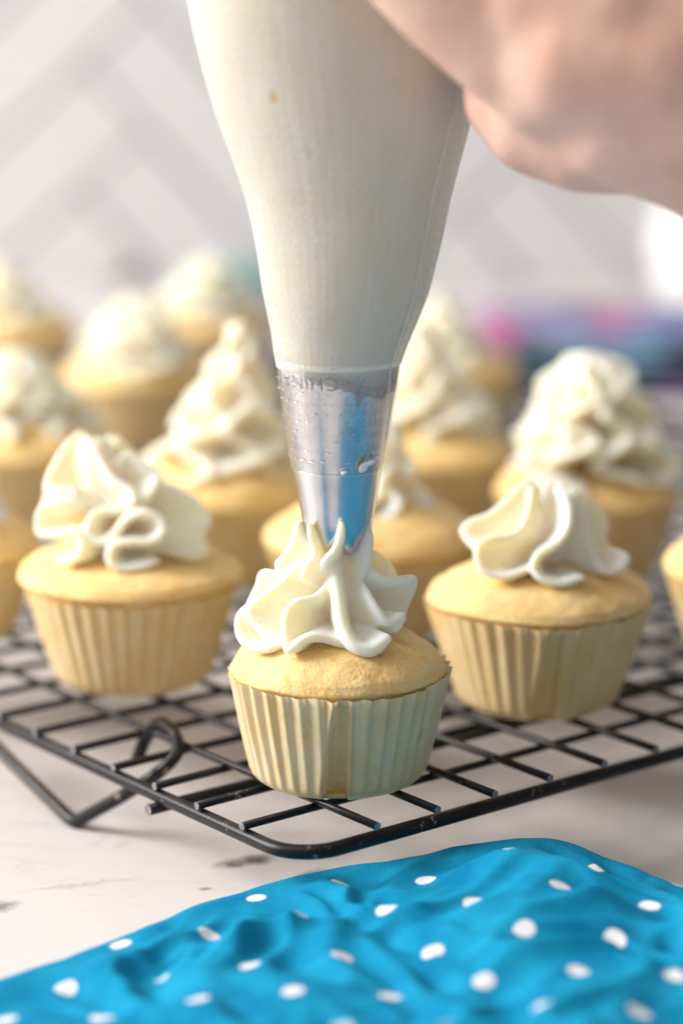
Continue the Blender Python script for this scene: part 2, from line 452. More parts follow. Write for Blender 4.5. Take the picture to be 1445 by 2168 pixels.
WY = 97.0
V = [(-130, WY, -3), (130, WY, -3), (130, WY, 110), (-130, WY, 110), (-130, WY+3, -3), (130, WY+3, -3), (130, WY+3, 110), (-130, WY+3, 110)]
wall = mesh_obj('wall', V, [(3, 2, 1, 0), (4, 5, 6, 7), (0, 1, 5, 4), (2, 3, 7, 6), (1, 2, 6, 5), (3, 0, 4, 7)], M['grout'], smooth=False)
wall['kind'] = 'structure'
wall['label'] = 'wall of pale herringbone tiles, far out of focus'
TW, TN, GR = 5.2, 3, 0.28
def tile_mesh():
    bm = bmesh.new()
    L, W, T = TW*TN-GR, TW-GR, 0.7
    bmesh.ops.create_cube(bm, size=1.0)
    for v in bm.verts: v.co = Vector((v.co.x*L*S, v.co.y*W*S, v.co.z*T*S))
    bmesh.ops.bevel(bm, geom=[e for e in bm.edges], offset=0.12*S, segments=1, affect='EDGES')
    me = bpy.data.meshes.new('tile'); bm.to_mesh(me); bm.free(); me.materials.append(M['tile'])
    return me
tme = tile_mesh()
rnd = random.Random(5)
c45 = math.cos(math.radians(42)); s45 = math.sin(math.radians(42))
for iy in range(-14, 15):
    for ix in range(-16, 17):
        m = (ix-iy) % (2*TN)
        if m == 0: cx, cy, ang = (ix+TN/2)*TW, (iy+0.5)*TW, 0
        elif m == 2*TN-1: cx, cy, ang = (ix+0.5)*TW, (iy+TN/2)*TW, math.pi/2
        else: continue
        X = cx*c45-cy*s45; Z = cx*s45+cy*c45+12
        if abs(X) > 50 or Z < -4 or Z > 46: 
            continue
        o = bpy.data.objects.new('tile', tme)
        o.location = Vector((X, WY-0.25, Z))*S
        o.rotation_euler = (math.pi/2+rnd.uniform(-.012, .012), -(ang+math.radians(42)), rnd.uniform(-.012, .012))
        link(o, wall)

# ------------------------------------------------------------------ cooling rack
YAW = math.radians(38.5)
RR = Vector((math.cos(YAW), math.sin(YAW), 0)); LL = Vector((-math.sin(YAW), math.cos(YAW), 0))
RO = Vector((-0.30, 0.0, 0))
def rk(a, b, z): return RO+RR*a+LL*b+Vector((0, 0, z))
rack = empty('cooling_rack', (0, 0, 0), 'black wire cooling rack carrying the cupcakes on the marble table', 'cooling rack')
A0, B0 = -1.79, -1.42            # rails nearest the camera
A1, B1 = 36.6, 46.6              # far rails
RAIL, WIRE, ZR = 0.145, 0.082, 1.60
ZA = ZR+RAIL+WIRE; ZB = ZA+2*WIRE-0.012
def rounded_rect(a0, a1, b0, b1, rad, z):
    pts = []
    for (ca, cb, st) in [(a1-rad, b1-rad, 0), (a0+rad, b1-rad, 90), (a0+rad, b0+rad, 180), (a1-rad, b0+rad, 270)]:
        for i in range(11):
            t = math.radians(st+9*i)
            pts.append(rk(ca+rad*math.cos(t), cb+rad*math.sin(t), z))
    out = []
    for i, p in enumerate(pts):
        q = pts[(i+1) % len(pts)]
        n = max(1, int((q-p).length/2.0))
        for j in range(n): out.append(p.lerp(q, j/n))
    return out
def closed_tube(pts, r, seg=16):
    n = len(pts); V = []; F = []
    U = Vector((0, 0, 1))
    for i in range(n):
        T = (pts[(i+1) % n]-pts[i-1]).normalized(); W = T.cross(U).normalized()
        for k_ in range(seg):
            t = 2*math.pi*k_/seg
            V.append(pts[i]+(W*math.cos(t)+U*math.sin(t))*r)
    for i in range(n):
        j = (i+1) % n
        for k_ in range(seg):
            F.append((i*seg+k_, i*seg+(k_+1) % seg, j*seg+(k_+1) % seg, j*seg+k_))
    return V, F
V, F = closed_tube(rounded_rect(A0, A1, B0, B1, 0.95, ZR), RAIL)
mesh_obj('rim', V, F, M['rack'], rack)
rnd = random.Random(11)
def wire(p, q, name='wire', r=WIRE):
    n = 24
    pts = [p.lerp(q, i/n)+Vector((0, 0, 0.012*math.sin(i*1.1+rnd.random()))) for i in range(n+1)]
    V, F = tube(pts, r, 10)
    o = mesh_obj(name, V, F, M['rack'], rack)
    o.data.materials.append(M['cut'])
    for f in o.data.polygons[-2:]: f.material_index = 1; f.use_smooth = False
    return o
nA = int((B1-B0)/1.5); nB = int((A1-A0)/1.5)
for j in range(nA+1):
    b = 0.15+1.5*j
    if b < B1-0.3: wire(rk(A0-0.14+rnd.uniform(-.02, .02), b+rnd.uniform(-.02, .02), ZA), rk(A1+0.14, b, ZA))
for i in range(nB+1):
    a = -0.17+1.5*i
    if a < A1-0.3: wire(rk(a+rnd.uniform(-.02, .02), B0-0.36+rnd.uniform(-.02, .02), ZB), rk(a, B1+0.3, ZB))
for b in (3.2, B1-3.2):
    wire(rk(A0-0.25, b, ZR-RAIL-0.12), rk(A1+0.25, b, ZR-RAIL-0.12), 'support_bar', 0.12)
def leg(sa, sb):
    """bent V leg: hook over the bar, down to a foot, up again to the rim"""
    fa = lambda a: a if sa > 0 else (A0+A1)-a
    fb = lambda b: b if sb > 0 else (B0+B1)-b
    hook = [(-0.50, 5.89, 1.37), (-0.24, 6.02, 1.66), (-0.13, 5.75, 2.08), (-0.16, 5.35, 2.24), (-0.30, 4.72, 2.16), (-0.55, 4.33, 1.93), (-0.97, 4.48, 1.52), (-1.38, 5.31, 0.86)]
    P = crom([rk(fa(a), fb(b), z) for a, b, z in hook], 8)
    foot = [(-1.72, 6.25, 0.22), (-1.76, 6.42, 0.135), (-1.78, 6.62, 0.16)]
    P += crom([rk(fa(a), fb(b), z) for a, b, z in foot], 6)
    P += [rk(fa(-1.74), fb(11.0), 1.34), rk(fa(-1.70), fb(11.6), 1.45)]
    V, F = tube(P, 0.142, 12)
    mesh_obj('leg', V, F, M['rack'], rack)
for sa in (1, -1):
    for sb in (1, -1): leg(sa, sb)

# ------------------------------------------------------------------ cupcakes
HERO= [
 (0.4, [(-.03,-.5, 4.6), (-.03,-.62, 4.2),
 (0.01,-.9, 3.8),
 (0.08, -1.2, 3.41),
 (0.3, -1.42, 3.08),
 (0.64, -1.42, 2.99),
 (0.96, -1.2, 3.16)]),
 (0.27, [(-.14,-.45, 4.45), (-.18,-.6, 4.09), (-.43,-.85, 3.87), (-.79, -1.0, 3.82), (-.99, -1.15, 3.61), (-1.0, -1.35, 3.26), (-.93, -1.5, 3.01), (-.63, -1.45, 3.22), (-.23, -1.3, 3.18),
 (0.18, -1.2, 2.97)]),
 (0.27, [(-.69,-.35, 4.47), (-1.06,-.4, 4.15), (-1.41,-.45, 3.81), (-1.85,-.55, 3.51), (-1.93,-.7, 3.23), (-1.79,-.9, 2.98), (-1.42, -1.1, 2.92), (-1.12, -1.2, 3.06)]),
 (0.25, [(-.69,-.35, 4.37), (-1.2,-.6, 4.01), (-1.7,-.7, 3.59), (-1.56,-.85, 3.31), (-1.31, -1.0, 3.12), (-1.05, -1.1, 2.99)]),
 (0.25, [(-.7,.2, 4.43), (-1.08,.3, 4.07), (-1.47,.35, 4.07), (-1.57,.4, 3.8), (-1.75,.5, 3.39), (-1.93,.7, 2.84)]),
 (0.26, [(0.46,-.3, 4.46),
 (0.78,-.45, 4.19), (1.2,-.4, 4.08), (1.47,-.25, 4.1), (1.41,-.1, 3.78), (1.28,-.1, 3.45), (1.21,-.2, 3.14)]),
 (0.25, [(0.42,-.5, 4.17),
 (0.69,-.8, 3.73),
 (0.96,-.9, 3.39), (1.24,-.7, 3.46), (1.13,-.9, 3.23)]),
 (0.25, [(0.61,.35, 4.54),
 (0.8,.6, 4.33), (1.05,.75, 4.05), (1.17,.95, 3.61), (1.28, 1.3, 2.98)]),
 (0.28, [(0.19,.5, 4.55),
 (0.28,.9, 4.16),
 (0.43, 1.2, 3.7),
 (0.53, 1.6, 3.2)]),
 (0.28, [(-.24,.5, 4.55), (-.43,.9, 4.16), (-.72, 1.2, 3.7), (-1.02, 1.6, 3.1)]),
 (0.3, [(-.77,-.12, 5.19), (-.82,-.15, 4.9), (-1.01,-.2, 4.53), (-1.14,-.2, 4.34), (-.83,-.3, 4.15)]),
 (0.24, [(-.55,-.62, 5.27), (-.5,-.62, 5.01), (-.43,-.62, 4.7), (-.6,-.62, 4.44), (-.69,-.6, 4.2)]),
 (0.24, [(0.07,-.82, 5.35),
 (0.05,-.86, 5.11), (-.06,-.78, 4.81), (-.23,-.74, 4.6), (-.3,-.68, 4.41)]),
 (0.28, [(0.58,-.35, 5.21),
 (0.6,-.4, 4.86),
 (0.56,-.45, 4.54),
 (0.51,-.5, 4.27)])]
LEFT= [
 (0.27, [(-1.07,.0, 5.69), (-1.38,-.2, 5.37), (-1.67,-.5, 4.89), (-1.75,-.7, 4.55), (-1.48,-.95, 4.56), (-1.17, -1.0, 4.59), (-1.09, -1.1, 4.41), (-1.43, -1.1, 4.35), (-1.78,-.9, 4.22), (-1.93,-.9, 3.93), (-1.9, -1.0, 3.63), (-1.55, -1.25, 3.64), (-1.13, -1.4, 3.78), (-.92, -1.5, 3.54), (-1.04, -1.6, 3.19), (-1.5, -1.5, 3.1)]),
 (0.27, [(-.93,-.2, 5.66), (-.62,-.5, 5.22), (-.28,-.8, 4.78),
 (0.14, -1.0, 4.54),
 (0.12, -1.15, 4.28), (-.26, -1.2, 4.19), (-.61, -1.25, 4.14), (-.8, -1.35, 3.87), (-.73, -1.45, 3.61), (-.48, -1.5, 3.54), (-.2, -1.45, 3.73),
 (0.04, -1.4, 4.01),
 (0.4, -1.4, 4.17),
 (0.76, -1.4, 4.05),
 (0.85, -1.5, 3.78),
 (0.61, -1.55, 3.57),
 (0.17, -1.6, 3.56), (-.23, -1.65, 3.49), (-.32, -1.75, 3.22), (-.14, -1.8, 3.03),
 (0.29, -1.75, 3.02),
 (0.72, -1.6, 3.11)]),
 (0.26, [(-.43,.1, 5.6), (-.45,-.2, 5.28), (-.23,-.4, 4.99), (-.04,-.2, 5.22),
 (0.37,-.3, 5.01),
 (0.66,-.4, 4.78),
 (0.58,-.7, 4.51),
 (0.37,-.9, 4.27),
 (0.45, -1.0, 4.12)]),
 (0.3, [(0.58,.1, 4.55), (1.07,.1, 4.34), (1.52,.0, 4.03), (1.76,-.2, 3.69), (1.59,-.5, 3.47), (1.71,-.6, 3.11), (1.48,-.8, 3.01), (1.04, -1.0, 3.17)]),
 (0.3, [(-.3,.5, 5.48),
 (0.17,.7, 4.89),
 (0.72,.9, 4.3), (1.34, 1.0, 3.85), (1.62, 1.0, 3.12)]),
 (0.3, [(-1.16,.4, 5.54), (-1.62,.7, 4.77), (-1.97, 1.0, 3.98), (-2.14, 1.2, 3.07)]),
 (0.3, [(-.72,.5, 5.44), (-.72, 1.2, 4.58), (-.61, 1.6, 3.63), (-.44, 1.9, 2.91)])]
RIGHT= [
 (0.27, [(-.27,.0, 4.97), (-.66,-.2, 4.59), (-1.08,-.3, 4.26), (-1.47,-.35, 4.12), (-1.66,-.4, 3.94), (-1.54,-.6, 3.75), (-1.31,-.9, 3.57)]),
 (0.25, [(-.19,-.15, 4.84), (-.26,-.45, 4.44), (-.42,-.75, 4.1), (-.7,-.95, 3.94), (-1.12, -1.05, 3.9), (-1.37, -1.15, 3.76), (-1.4, -1.3, 3.5), (-1.25, -1.45, 3.26), (-.81, -1.5, 3.19), (-.36, -1.45, 3.33)]),
 (0.25, [(0.41,-.15, 4.92),
 (0.58,-.45, 4.52),
 (0.54,-.8, 4.09),
 (0.29, -1.1, 3.81), (-.11, -1.35, 3.62), (-.24, -1.5, 3.38), (-.05, -1.65, 3.17),
 (0.36, -1.65, 3.08),
 (0.82, -1.5, 3.17)]),
 (0.25, [(0.72,.05, 4.75),
 (0.95,-.3, 4.19), (1.06,-.6, 3.71), (1.2,-.85, 3.35), (1.4,-.95, 3.16), (1.71,-.8, 3.21), (1.83,-.6, 3.39), (1.61,-.5, 3.54)]),
 (0.26, [(0.83,.3, 4.66), (1.23,.4, 4.29), (1.47,.45, 3.89), (1.4,.3, 3.58), (1.57,.3, 3.41)]),
 (0.27, [(0.16,.1, 4.91),
 (0.1,-.2, 4.64),
 (0.06,-.3, 4.36)]),
 (0.28, [(-.29,.4, 4.85), (-.67,.8, 4.25), (-1.03, 1.0, 3.73), (-1.35, 1.3, 3.22)]),
 (0.28, [(0.3,.5, 4.83),
 (0.5, 1.1, 4.14),
 (0.67, 1.5, 3.57),
 (0.8, 1.9, 2.99)])]

BASE_Z = ZB+WIRE

def fin(soup, edge, axis, thick, zlow, kz=0.72, n=9, core=1.25):
    """a piped ruffle: round-edged sheet between a central axis and a free wavy edge"""
    P = crom(edge, n)
    for i, p in enumerate(P):
        za = zlow+(p.z-zlow)*kz
        a = axis(za)
        q = Vector((a[0], a[1], za))
        fade = 1.0
        e = min(i, len(P)-1-i)/6.0
        if e < 1: fade = 0.62+0.38*e
        soup.add(capsule(q, p, thick*0.5*core, thick*0.37*fade, 8))

def blob(soup, c, rx, ry, rz, seg=14):
    V = []; F = []; rows = 8
    for j in range(rows+1):
        t = math.pi*(j+0.02)/(rows+0.04)
        for i in range(seg):
            p = 2*math.pi*i/seg
            V.append(Vector(c)+Vector((rx*math.sin(t)*math.cos(p), ry*math.sin(t)*math.sin(p), -rz*math.cos(t))))
    for j in range(rows):
        for i in range(seg):
            F.append((j*seg+i, j*seg+(i+1) % seg, (j+1)*seg+(i+1) % seg, (j+1)*seg+i))
    F.append(tuple(range(seg))[::-1]); F.append(tuple(rows*seg+i for i in range(seg)))
    soup.add((V, F))

def traced_frosting(parent, petals, ax, zlow, voxel, corer, coretop):
    s = Soup()
    z0, z1 = zlow, coretop
    axis = lambda z: (ax[0]*smooth01(z0, z1, z), ax[1]*smooth01(z0, z1, z))
    for t, e in petals: fin(s, e, axis, t, zlow)
    N = 8
    for i in range(N):
        za = z0+(z1-z0)*i/N; zb = z0+(z1-z0)*(i+1)/N
        s.add(capsule((*axis(za), za), (*axis(zb), zb), corer*(1-0.6*i/N), corer*(1-0.6*(i+1)/N), 12))
    o = mesh_obj('frosting', s.v, s.f, M['frosting'], parent)
    return fuse(o, voxel, 4)

def swirl_frosting(parent, seed, R, H, zlow, ribs, wig, waves, dome, twist, thick=0.3, lean=(0, 0), voxel=0.055):
    """piped swirl with n ruffled ribs rising to a peak"""
    r_ = random.Random(seed); s = Soup()
    axis = lambda z: (lean[0]*smooth01(zlow, zlow+H, z), lean[1]*smooth01(zlow, zlow+H, z))
    for k_ in range(ribs):
        ph = 2*math.pi*k_/ribs+r_.uniform(-.15, .15); pw = r_.uniform(0, 6.28); Rk = R*r_.uniform(.88, 1.08)
        e = []
        n = 5+int(waves*5)
        for i in range(n+1):
            t = i/n
            rad = Rk*((1-t)**dome*(1-0.12*t)+0.04)+0.10*math.sin(pw+t*waves*9)
            a = ph+twist*t+wig*math.sin(pw+2*math.pi*waves*t)*(1-0.35*t)
            z = zlow-0.15+H*t+0.10*math.sin(pw*2+t*11)*(1-t)
            x0, y0 = axis(z)
            e.append((x0+max(.06, rad)*math.cos(a), y0+max(.06, rad)*math.sin(a), z))
        fin(s, e, axis, thick, zlow, 0.85, 6)
    N = 6
    for i in range(N):
        za = zlow+H*.85*i/N; zb = zlow+H*.85*(i+1)/N
        s.add(capsule((*axis(za), za), (*axis(zb), zb), R*.32*(1-.85*i/N), R*.32*(1-.85*(i+1)/N), 10))
    o = mesh_obj('frosting', s.v, s.f, M['frosting'], parent)
    return fuse(o, voxel, 4)

def cake_body(parent, Rb, Rr, zr, zt, seed, nseg=96, lip=0.05, inset=0.0):
    """sponge with a bulging rim and a domed top"""
    V = []; F = []
    prof = []
    for i in range(4): prof.append((Rb*(0.25+0.22*i), 0.03))
    for i in range(18):
        t = i/17; prof.append((Rb-0.06+(Rr-0.07-Rb)*t**0.92-inset*(1-smooth01(0.8, 1.0, t)), 0.06+(zr-0.18)*t))
    for i in range(8):
        t = (i+0.5)/8*math.pi*0.62-0.5
        prof.append((Rr-0.07+lip+0.02*math.cos(t)-0.05*max(0, math.sin(t)), zr-0.10+0.20*(i+1)/8))
    n0 = len(prof); r0 = prof[-1][0]; zz = prof[-1][1]
    for i in range(1, 27):
        t = i/27
        r = r0*math.cos(t*math.pi/2)**0.9
        prof.append((r, zz+(zt-zz)*(1-(r/r0)**2.3)**0.82))
    off = Vector((seed*7.3, seed*3.1, seed*1.7))
    for j, (r, z) in enumerate(prof):
        for i in range(nseg):
            a = 2*math.pi*i/nseg
            d = Vector((math.cos(a), math.sin(a), 0))
            p = d*r+Vector((0, 0, z))
            n1 = noise.noise(p*0.55+off); n2 = noise.noise(p*1.9+off); n3 = noise.noise(p*5.0+off)
            top = smooth01(zr-0.3, zr+0.05, z)
            rad = 1+(0.028*n1+0.008*n2+0.004*n3)*(0.25+0.75*top)
            V.append((p.x*rad, p.y*rad, z+(0.13*n1+0.035*n2+0.018*n3)*top))
    for j in range(len(prof)-1):
        for i in range(nseg):
            F.append((j*nseg+i, j*nseg+(i+1) % nseg, (j+1)*nseg+(i+1) % nseg, (j+1)*nseg+i))
    F.append(tuple(range(nseg))[::-1]); F.append(tuple((len(prof)-1)*nseg+i for i in range(nseg)))
    return mesh_obj('cake', V, F, M['cake'], parent)

def liner(parent, Rb, Rr, zr, seed, mat, pleats=38, amp=0.055, gap=None, ztop=None, rows=26, sub=8, flat=None):
    """pleated paper case; gap = (azimuth deg, depth) of a pleat that has opened; flat = azimuth where grease glued the pleats flat"""
    r_ = random.Random(seed*13+1); V = []; F = []
    wts = [r_.uniform(.82, 1.2) for _ in range(pleats)]; tot = sum(wts)
    ang = []; kk = []; acc = 0
    for k_, w in enumerate(wts):
        for s_ in range(sub):
            ang.append(2*math.pi*(acc+w*s_/sub)/tot); kk.append((k_, s_/sub))
        acc += w
    am = [amp*r_.uniform(.75, 1.25) for _ in range(pleats)]
    tl = [r_.uniform(-.035, .035) for _ in range(pleats)]
    ns = len(ang); zt0 = ztop if ztop else zr-0.02
    # bottom disc edge
    for j in range(rows+1):
        t = j/rows
        for i in range(ns):
            k_, u = kk[i]; a = ang[i]-math.pi
            w = (u/0.72 if u < .72 else (1-u)/0.28)        # saw-tooth pleat
            w = w**1.15
            top = zt0+0.05*noise.noise(Vector((math.cos(a)*1.2+seed, math.sin(a)*1.2, 0)))*2+tl[k_]*(1-2*abs(u-.5))*1.5+0.03*w
            if gap: top += 0.0
            z = 0.0+top*t**1.02
            Rm = Rb+(Rr+0.02-Rb)*(z/zr)**0.92
            if t < 0.1: Rm -= 0.16*(1-t/0.1)**2
            A = am[k_]*(0.35+0.65*t)*smooth01(0.0, 0.12, t)
            if flat is not None:
                dd = (a-math.radians(flat)+math.pi) % (2*math.pi)-math.pi
                A *= 0.25+0.75*smooth01(0.1, 0.6, abs(dd))
            rad = Rm-0.02+A*(w-0.25)+0.02*noise.noise(Vector((math.cos(a)*2+seed, math.sin(a)*2, z*.8)))
            if gap:
                g0, dep = gap
                d = math.degrees((a-math.radians(g0)+math.pi) % (2*math.pi)-math.pi)
                left = -5.0-9.5*(1-t); right = 2.5
                m = smooth01(left-0.8, left+0.8, d)*(1-smooth01(right-0.8, right+0.8, d))
                rad -= dep*m*(0.45+0.55*(1-t))*smooth01(1.02, 0.9, t)
                fl = math.exp(-((d-left)/4.0)**2)+math.exp(-((d-right)/4.0)**2)
                rad += 0.09*fl*(0.3+0.7*t*t)*(1-m)
            V.append((rad*math.cos(a), rad*math.sin(a), z))
    for j in range(rows):
        for i in range(ns):
            F.append((j*ns+i, j*ns+(i+1) % ns, (j+1)*ns+(i+1) % ns, (j+1)*ns+i))
    F.append(tuple(range(ns))[::-1])
    return mesh_obj('paper_liner', V, F, mat, parent, smooth=True)

GRP = 'frosted mini cupcakes on the cooling rack'
# --- the cupcake being piped
c = empty('cupcake', (-0.07, 1.35, BASE_Z), 'nearest cupcake, frosting still being piped onto it from the metal tip', 'cupcake', GRP)
cake_body(c, 1.73, 2.20, 2.30, 3.22, 3, 160, lip=0.0, inset=0.42)
liner(c, 1.73, 2.19, 2.30, 4, M['paper'], 42, 0.145, gap=(-86, 0.36), ztop=2.20, flat=-178)
traced_frosting(c, HERO, (0, 0), 2.85, 0.033, 0.55, 4.75)
# --- its neighbours, left and right
c = empty('cupcake', (-4.75, 8.18, BASE_Z), 'cupcake left of the piped one, frosting folded in looping ruffles with two peaks', 'cupcake', GRP)
cake_body(c, 1.72, 2.48, 2.52, 3.10, 8, 128, lip=0.12)
liner(c, 1.72, 2.42, 2.44, 7, M['paper_warm'], 40, 0.12, ztop=2.26, flat=-150)
traced_frosting(c, LEFT, (-0.75, -0.1), 2.9, 0.034, 1.05, 5.2)
c = empty('cupcake', (4.30, 6.42, BASE_Z), 'cupcake right of the piped one, with a low rosette of S-shaped ribs', 'cupcake', GRP)
cake_body(c, 1.72, 2.46, 2.44, 3.26, 12, 128, lip=0.02, inset=0.24)
liner(c, 1.72, 2.46, 2.44, 9, M['paper_warm'], 40, 0.12, gap=(-84, 0.22), ztop=2.30, flat=-150)
traced_frosting(c, RIGHT, (0.25, 0.0), 2.95, 0.034, 0.75, 4.4)
# --- the others, further back:  x, y, Rb, Rr, zr, zt, (seed R H ribs wig waves dome twist lean), label
more = [
 (9.95, 9.7, 1.70, 2.42, 2.30, 3.25, (21, 1.5, 1.7, 9, .3, 1.6, .8, .5, (0, 0)), 'cupcake cut by the right edge of the picture beside the S-rib one'),
 (0.74, 12.6, 1.75, 2.58, 2.30, 3.25, (22, 1.4, 2.3, 9, .34, 2.0, .9, .7, (0.35, 0)), 'cupcake mostly hidden behind the metal tip, directly behind the piped one'),
 (-3.1, 17.8, 1.72, 2.50, 2.35, 3.35, (23, 1.95, 3.9, 9, .42, 3.0, .95, .5, (0.45, 0)), 'cupcake with the tall steep swirl, just left of the metal tip'),
 (-9.7, 11.8, 1.70, 2.45, 2.30, 3.30, (24, 1.7, 2.4, 9, .36, 2.2, .8, .5, (0, 0)), 'cupcake cut by the left edge, beside the double-peaked one'),
 (-9.2, 24.1, 1.72, 2.50, 2.35, 3.30, (25, 2.0, 2.2, 10, .32, 2.0, .5, .4, (-.2, 0)), 'broad low swirl cupcake at the left edge, behind the double-peaked one'),
 (-6.9, 36.3, 1.72, 2.50, 2.35, 3.30, (26, 2.0, 2.2, 9, .4, 2.4, .6, .5, (0, 0)), 'blurred cupcake behind the tall swirl, with a bright two-tier frosting'),
 (-5.3, 48.7, 1.72, 2.50, 2.35, 3.30, (27, 1.9, 2.1, 9, .36, 2.4, .7, .5, (.2, 0)), 'farthest blurred cupcake, its peak just left of the bag'),
 (-12.5, 46.8, 1.72, 2.50, 2.35, 3.30, (28, 1.8, 2.2, 8, .36, 2.0, .8, .5, (-.6, 0)), 'blurred cupcake in the back left corner of the rack'),
 (2.5, 23.0, 1.72, 2.50, 2.35, 3.30, (29, 1.95, 3.2, 9, .4, 2.5, .85, .6, (-.3, 0)), 'cupcake just right of the metal tip, its swirl leaning behind the bag'),
 (3.6, 37.3, 1.72, 2.50, 2.35, 3.30, (30, 1.7, 2.1, 9, .36, 2.2, .8, .5, (-.3, 0)), 'blurred cupcake farthest back on the right of the bag'),
 (6.5, 17.8, 1.72, 2.42, 2.35, 3.30, (31, 2.2, 3.1, 10, .32, 2.6, .42, .3, (0, 0)), 'cupcake with the big round dome of vertical ribs at the right'),
]
for i, (x, y, Rb, Rr, zr, zt, fr, lab) in enumerate(more):
    c = empty('cupcake', (x, y, BASE_Z), lab, 'cupcake', GRP)
    cake_body(c, Rb, Rr, zr, zt, 20+i*3, 72, lip=0.09)
    liner(c, Rb, Rr, zr, 31+i, M['paper_warm'], 38, 0.10, rows=12, sub=6, ztop=zr-0.16)
    sd, R, H, ribs, wig, waves, dome, tw, lean = fr
    swirl_frosting(c, sd, R, H, 3.0, ribs, wig, waves, dome, tw, 0.33, lean, 0.05)

# ------------------------------------------------------------------ piping bag with metal tip
BX, BY = -0.07, 1.35
bag = empty('piping_bag', (BX, BY, 0), 'clear piping bag full of cream frosting with a metal star tip', 'piping bag')
prof = [(10.42, 1.215), (10.9, 1.33), (11.77, 1.575), (12.4, 1.70), (13.03, 1.835), (13.6, 1.96), (14.2, 2.13), (15.22, 2.44), (16.4, 2.70), (17.27, 2.82),
        (18.6, 2.86), (20.0, 2.6), (21.4, 2.1), (22.6, 1.3), (23.6, 0.75), (24.6, 0.62), (26.0, 1.15), (27.5, 1.5)]
offx = [(8.0, 0.0), (10.5, 0.02), (11.0, 0.08), (11.8, 0.15), (13.0, 0.20), (14.2, 0.17), (15.2, 0.12), (17.3, 0.0), (20, 0)]
tipp = [(6.66, 0.40), (6.72, 0.50), (6.85, 0.575), (7.05, 0.645), (7.21, 0.685), (7.6, 0.745), (8.34, 0.865), (9.4, 1.035), (10.53, 1.205)]
def lathe(name, zr_list, nseg, mat, parent, wob=0.0, off=None, capt=False, capb=False, seed=0, a0=0, a1=2*math.pi):
    V = []; F = []; UV = []
    full = abs(a1-a0-2*math.pi) < 1e-6
    nc = nseg if full else nseg+1
    for z, r in zr_list:
        ox = sinterp(off, z) if off else 0
        for i in range(nc):
            a = a0+(a1-a0)*i/nseg
            d = wob*noise.noise(Vector((math.cos(a)*1.1+seed, math.sin(a)*1.1, z*.45))) if wob else 0
            V.append((ox+(r+d)*math.cos(a), (r+d)*math.sin(a), z)); UV.append((a*1.9, z))
    n = len(zr_list)
    for j in range(n-1):
        for i in range(nseg):
            i2 = (i+1) % nc
            F.append((j*nc+i, j*nc+i2, (j+1)*nc+i2, (j+1)*nc+i))
    if capb: F.append(tuple(range(nc))[::-1])
    if capt: F.append(tuple((n-1)*nc+i for i in range(nc)))
    return mesh_obj(name, V, F, mat, parent, uvs=UV)
zz = [10.42+(23.4-10.42)*i/90 for i in range(91)]
lathe('frosting_fill', [(10.26, 0.9), (10.34, 1.10), (10.39, 1.185)]+[(z, sinterp(prof, z)) for z in zz], 128, M['fill'], bag, 0.035, offx, True, True, 3)
def skin_r(z): return (sinterp(tipp, z) if z < 10.45 else sinterp(prof, z))+0.014+0.02*smooth01(10.3, 10.0, z)
zz = [8.36+(27.5-8.36)*i/120 for i in range(121)]
film = lathe('film', [(z, skin_r(z)) for z in zz], 144, M['film'], bag, 0.035, offx, seed=3)
# welded seam running down the right-hand side: a raised line and a narrow flange
def seam_pt(z, a, dr): 
    r = skin_r(z)+dr; return (sinterp(offx, z)+r*math.cos(a), r*math.sin(a), z)
zs = [8.4+(22-8.4)*i/70 for i in range(71)]
V, F = tube([seam_pt(z, math.radians(-36-3*math.sin(z*.6)), 0.012) for z in zs], 0.012, 6)
mesh_obj('seam', V, F, M['weld'], film)

# the metal tip: a cone whose mouth is cut into six bent-in teeth
noz = []
def make_tip():
    V = []; F = []
    zc = 7.23                                    # where the slots end
    nper, teeth = 12, 6
    ns = nper*teeth
    slot0 = math.radians(-88)
    rowz = [zc+(10.6-zc)*(i/28) for i in range(29)]
    for z in rowz:
        for i in range(ns):
            a = slot0+2*math.pi*i/ns
            r = sinterp(tipp, z)
            V.append((r*math.cos(a), r*math.sin(a), z))
    for j in range(len(rowz)-1):
        for i in range(ns):
            F.append((j*ns+i, j*ns+(i+1) % ns, (j+1)*ns+(i+1) % ns, (j+1)*ns+i))
    rows = 12
    for q in range(teeth):
        ac = slot0+2*math.pi*(q+0.5)/teeth
        prev = [q*nper+i for i in range(nper)]+[((q+1)*nper) % ns]
        for j in range(1, rows+1):
            t = j/rows
            z = zc-(zc-6.66)*t
            w = math.pi/teeth*(1-t**2.0)**0.62
            if j == rows: w = math.pi/teeth*0.10
            cur = []
            for i in range(nper+1):
                u = -1+2*i/nper
                a = ac+u*w
                r = sinterp(tipp, z)-0.03*t*abs(u)
                cur.append(len(V)); V.append((r*math.cos(a), r*math.sin(a), z))
            for i in range(nper): F.append((cur[i], cur[i+1], prev[i+1], prev[i]))
            prev = cur
    o = mesh_obj('nozzle', V, F, M['steel'], bag)
    m = o.modifiers.new('thick', 'SOLIDIFY'); m.thickness = 0.035*S; m.offset = -1
    return o
nozzle = make_tip()
# rolled rim at the wide end
lathe('rolled_rim', [(10.45+0.05*math.cos(t*math.pi/6), sinterp(tipp, 10.45)-0.07+0.05*math.sin(t*math.pi/6)) for t in range(13)], 72, M['steel'], nozzle)
